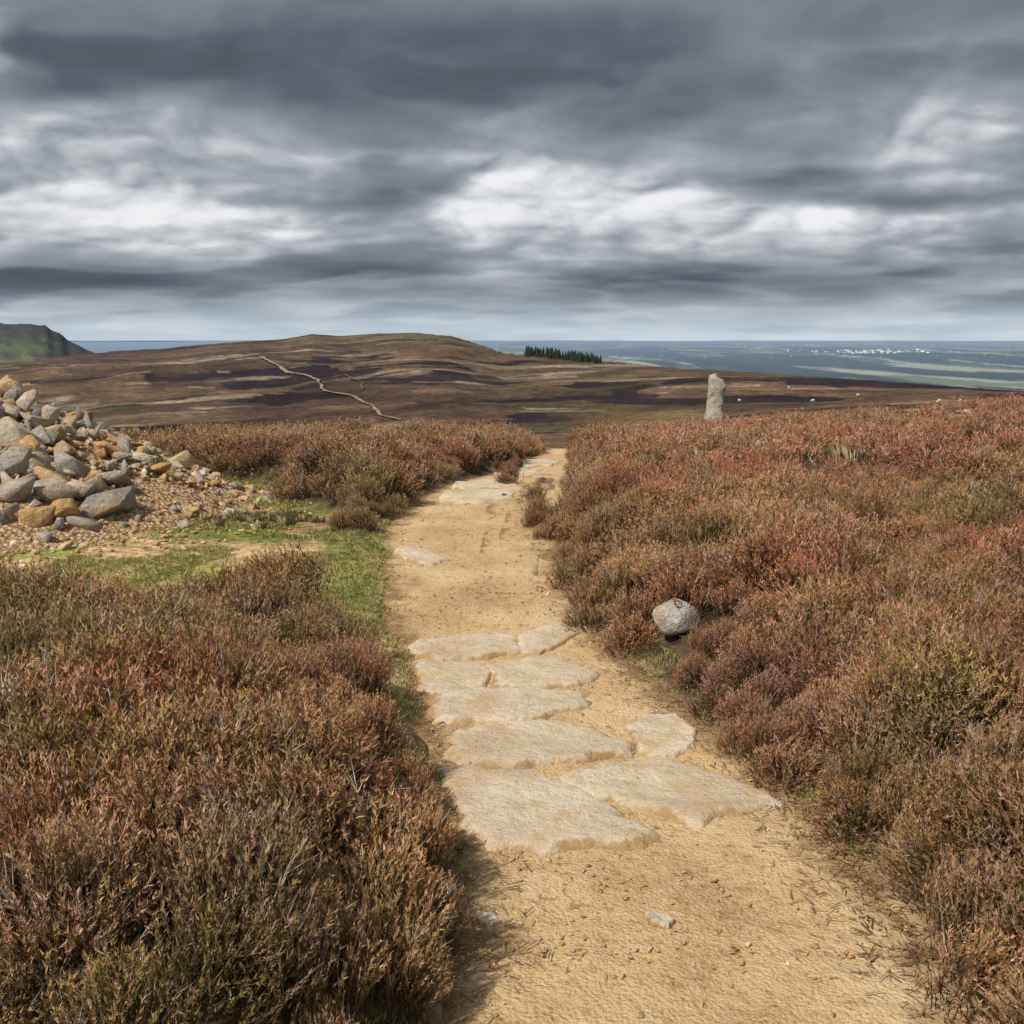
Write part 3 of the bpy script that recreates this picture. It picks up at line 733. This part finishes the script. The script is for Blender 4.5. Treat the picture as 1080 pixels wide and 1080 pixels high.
# ---------------------------------------------------------------- cloud deck (front part of the sky, 110 km away)
def sk(px_,py_):
    d=ray(px_,py_);d=d/np.linalg.norm(d);return math.atan2(d[0],d[1]),d[2]
sa=np.radians(np.concatenate([np.arange(-80,-33,1.),np.arange(-33,33.01,.075),np.arange(34,81,1.)]))
se=np.radians(np.concatenate([np.arange(-1,0,.25),np.arange(0,4,.045),np.arange(4,21,.065),np.arange(21.5,50,1.)]))
E_,A_=np.meshgrid(se,sa,indexing='ij');u=A_.ravel();el=E_.ravel();z=np.sin(np.maximum(el,0))
hd=np.cos(el)
zp=z+.15
X=np.sin(u)*hd/zp;Y=np.cos(u)*hd/zp
w1=pf(u*5,z*11,11,5,.5);w2=pf(u*5+40,z*11+9,12,5,.5)
uw=u+.085*w1;zw=z+.028*w2*lerp(.15,1,sstep(0,.1,z))
rows=[(355,.82),(349,.80),(341,.73),(329,.61),(308,.52),(290,.51),(268,.61),(235,.67),(205,.66),(170,.62),(135,.56),(95,.46),(50,.39),(10,.41),(-60,.5),(-200,.7)]
ez=np.array([sk(540,a)[1] for a,_ in rows]);ev=np.array([b for _,b in rows])
ez=np.maximum.accumulate(np.maximum(ez,0)+np.arange(len(ez))*1e-6)
v=np.interp(zw,ez,ev)
B=[(90,130,110,26,.12),(270,165,80,22,.13),(60,215,110,20,.13),(260,238,70,13,.18),(505,215,60,32,.24),(650,225,100,28,.18),(820,242,90,22,.14),
(970,140,120,32,.17),(430,170,60,18,.08),(5,45,34,30,.3),(560,262,90,12,.07),(980,250,80,18,.12),(240,120,60,18,.08),(1040,95,60,20,.08),
(600,40,200,36,-.04),(680,115,85,32,-.16),(340,208,80,12,-.22),(1000,205,120,12,-.25),(830,185,90,13,-.13),(60,295,160,16,-.10),(80,178,90,9,-.12),(880,292,130,10,-.06),(600,165,80,11,-.08),(60,90,80,14,-.12),(450,110,90,16,-.06)]
for (a,b,sx,sy,am) in B:
    u0,z0=sk(a,b);u1,_=sk(a+sx,b);_,z1=sk(a,b-sy)
    v=v+am*.5**(((uw-u0)/(u1-u0))**2+((zw-z0)/(z1-z0))**2)
v=v+.27*pf(X*1.15+w1*.12,Y*1.15+w2*.12,23,6,.46)+.10*pf(X*.45+5,Y*.45,31,3,.4)
dl=pf(X*1.0+9+.15*w1,Y*1.4+.12*w2,41,6,.46)
v=v-.10*sstep(.03,.30,dl)+.03*sstep(-.2,.0,dl)*(1-sstep(.0,.15,dl))
# soft cumulus puffs in the lit break
pu=u*8.5+.30*w1;pz_=3.9*np.log(z+.045)+.30*w2
b1=pf(pu,pz_,51,6,.46,True);b2=pf(pu-.10,pz_+.15,51,6,.46,True)
brm=sstep(.50,.78,v)*sstep(.03,.09,z)
v=v+brm*(.15*b1+.20*(b1-b2))+.04*(b1-b2)*sstep(.03,.1,z)
v=v+.05*pf(u*7+w1,z*120+w1*.6,71,4,.45)*(1-sstep(.05,.11,z))*sstep(.003,.015,z)
kv=[0,.14,.36,.5,.64,.8,.97,1.3]
kc=[(54,62,71),(66,74,83),(92,101,111),(125,134,143),(162,169,176),(202,206,211),(236,237,240),(248,248,249)]
kc=np.array([srgb(*c) for c in kc])
col=np.stack([np.interp(v,kv,kc[:,i]) for i in range(3)],1)
hzc=np.array(srgb(188,205,217));f=(.62*(1-sstep(0,.05,z)))[:,None]
col=col*(1-f)+hzc*f
RD=110000.
m_sky,nt=new_mat('cloud_sky');n=N(nt)
em=nt.nodes.new('ShaderNodeEmission');nt.links.new(n.attr('Col'),em.inputs[0]);em.inputs[1].default_value=1.
o=nt.nodes.new('ShaderNodeOutputMaterial');nt.links.new(em.outputs[0],o.inputs[0])
m_sky.cycles.emission_sampling='NONE'
link(mesh_np('sky',np.c_[RD*np.sin(u)*hd,RD*np.cos(u)*hd,CAMH+RD*np.sin(el)],gridfaces(len(se),len(sa)),m_sky,True,col))
# ---------------------------------------------------------------- light
sv=Vector((-.50,-.48,.80)).normalized()
sl=bpy.data.lights.new('sun','SUN');sl.energy=4.8;sl.angle=math.radians(2.);sl.color=(1,.94,.85)
so=link(bpy.data.objects.new('sun',sl));so.rotation_euler=sv.to_track_quat('Z','Y').to_euler()
w=bpy.data.worlds.new('World');scene.world=w;w.use_nodes=True;nt=w.node_tree;nt.nodes.clear();n=N(nt)
w.cycles.sampling_method='MANUAL';w.cycles.sample_map_resolution=256
sky=nt.nodes.new('ShaderNodeTexSky');sky.sky_type='NISHITA';sky.sun_disc=False
sky.sun_elevation=math.asin(sv.z);sky.sun_rotation=math.atan2(sv.x,sv.y)%(2*math.pi)
bg1=nt.nodes.new('ShaderNodeBackground');nt.links.new(sky.outputs[0],bg1.inputs[0]);bg1.inputs[1].default_value=.1
D=nt.nodes.new('ShaderNodeTexCoord').outputs['Generated']
colr=n.ramp(n.noise(D,3,2,.5),[(.35,srgb(135,142,152)),(.65,srgb(205,208,212))])
bg2=nt.nodes.new('ShaderNodeBackground');nt.links.new(colr,bg2.inputs[0]);bg2.inputs[1].default_value=1.
mx=nt.nodes.new('ShaderNodeMixShader');mx.inputs[0].default_value=.8
nt.links.new(bg1.outputs[0],mx.inputs[1]);nt.links.new(bg2.outputs[0],mx.inputs[2])
wo=nt.nodes.new('ShaderNodeOutputWorld');nt.links.new(mx.outputs[0],wo.inputs[0])
scene.view_settings.view_transform='Standard';scene.view_settings.look='None';scene.view_settings.exposure=0
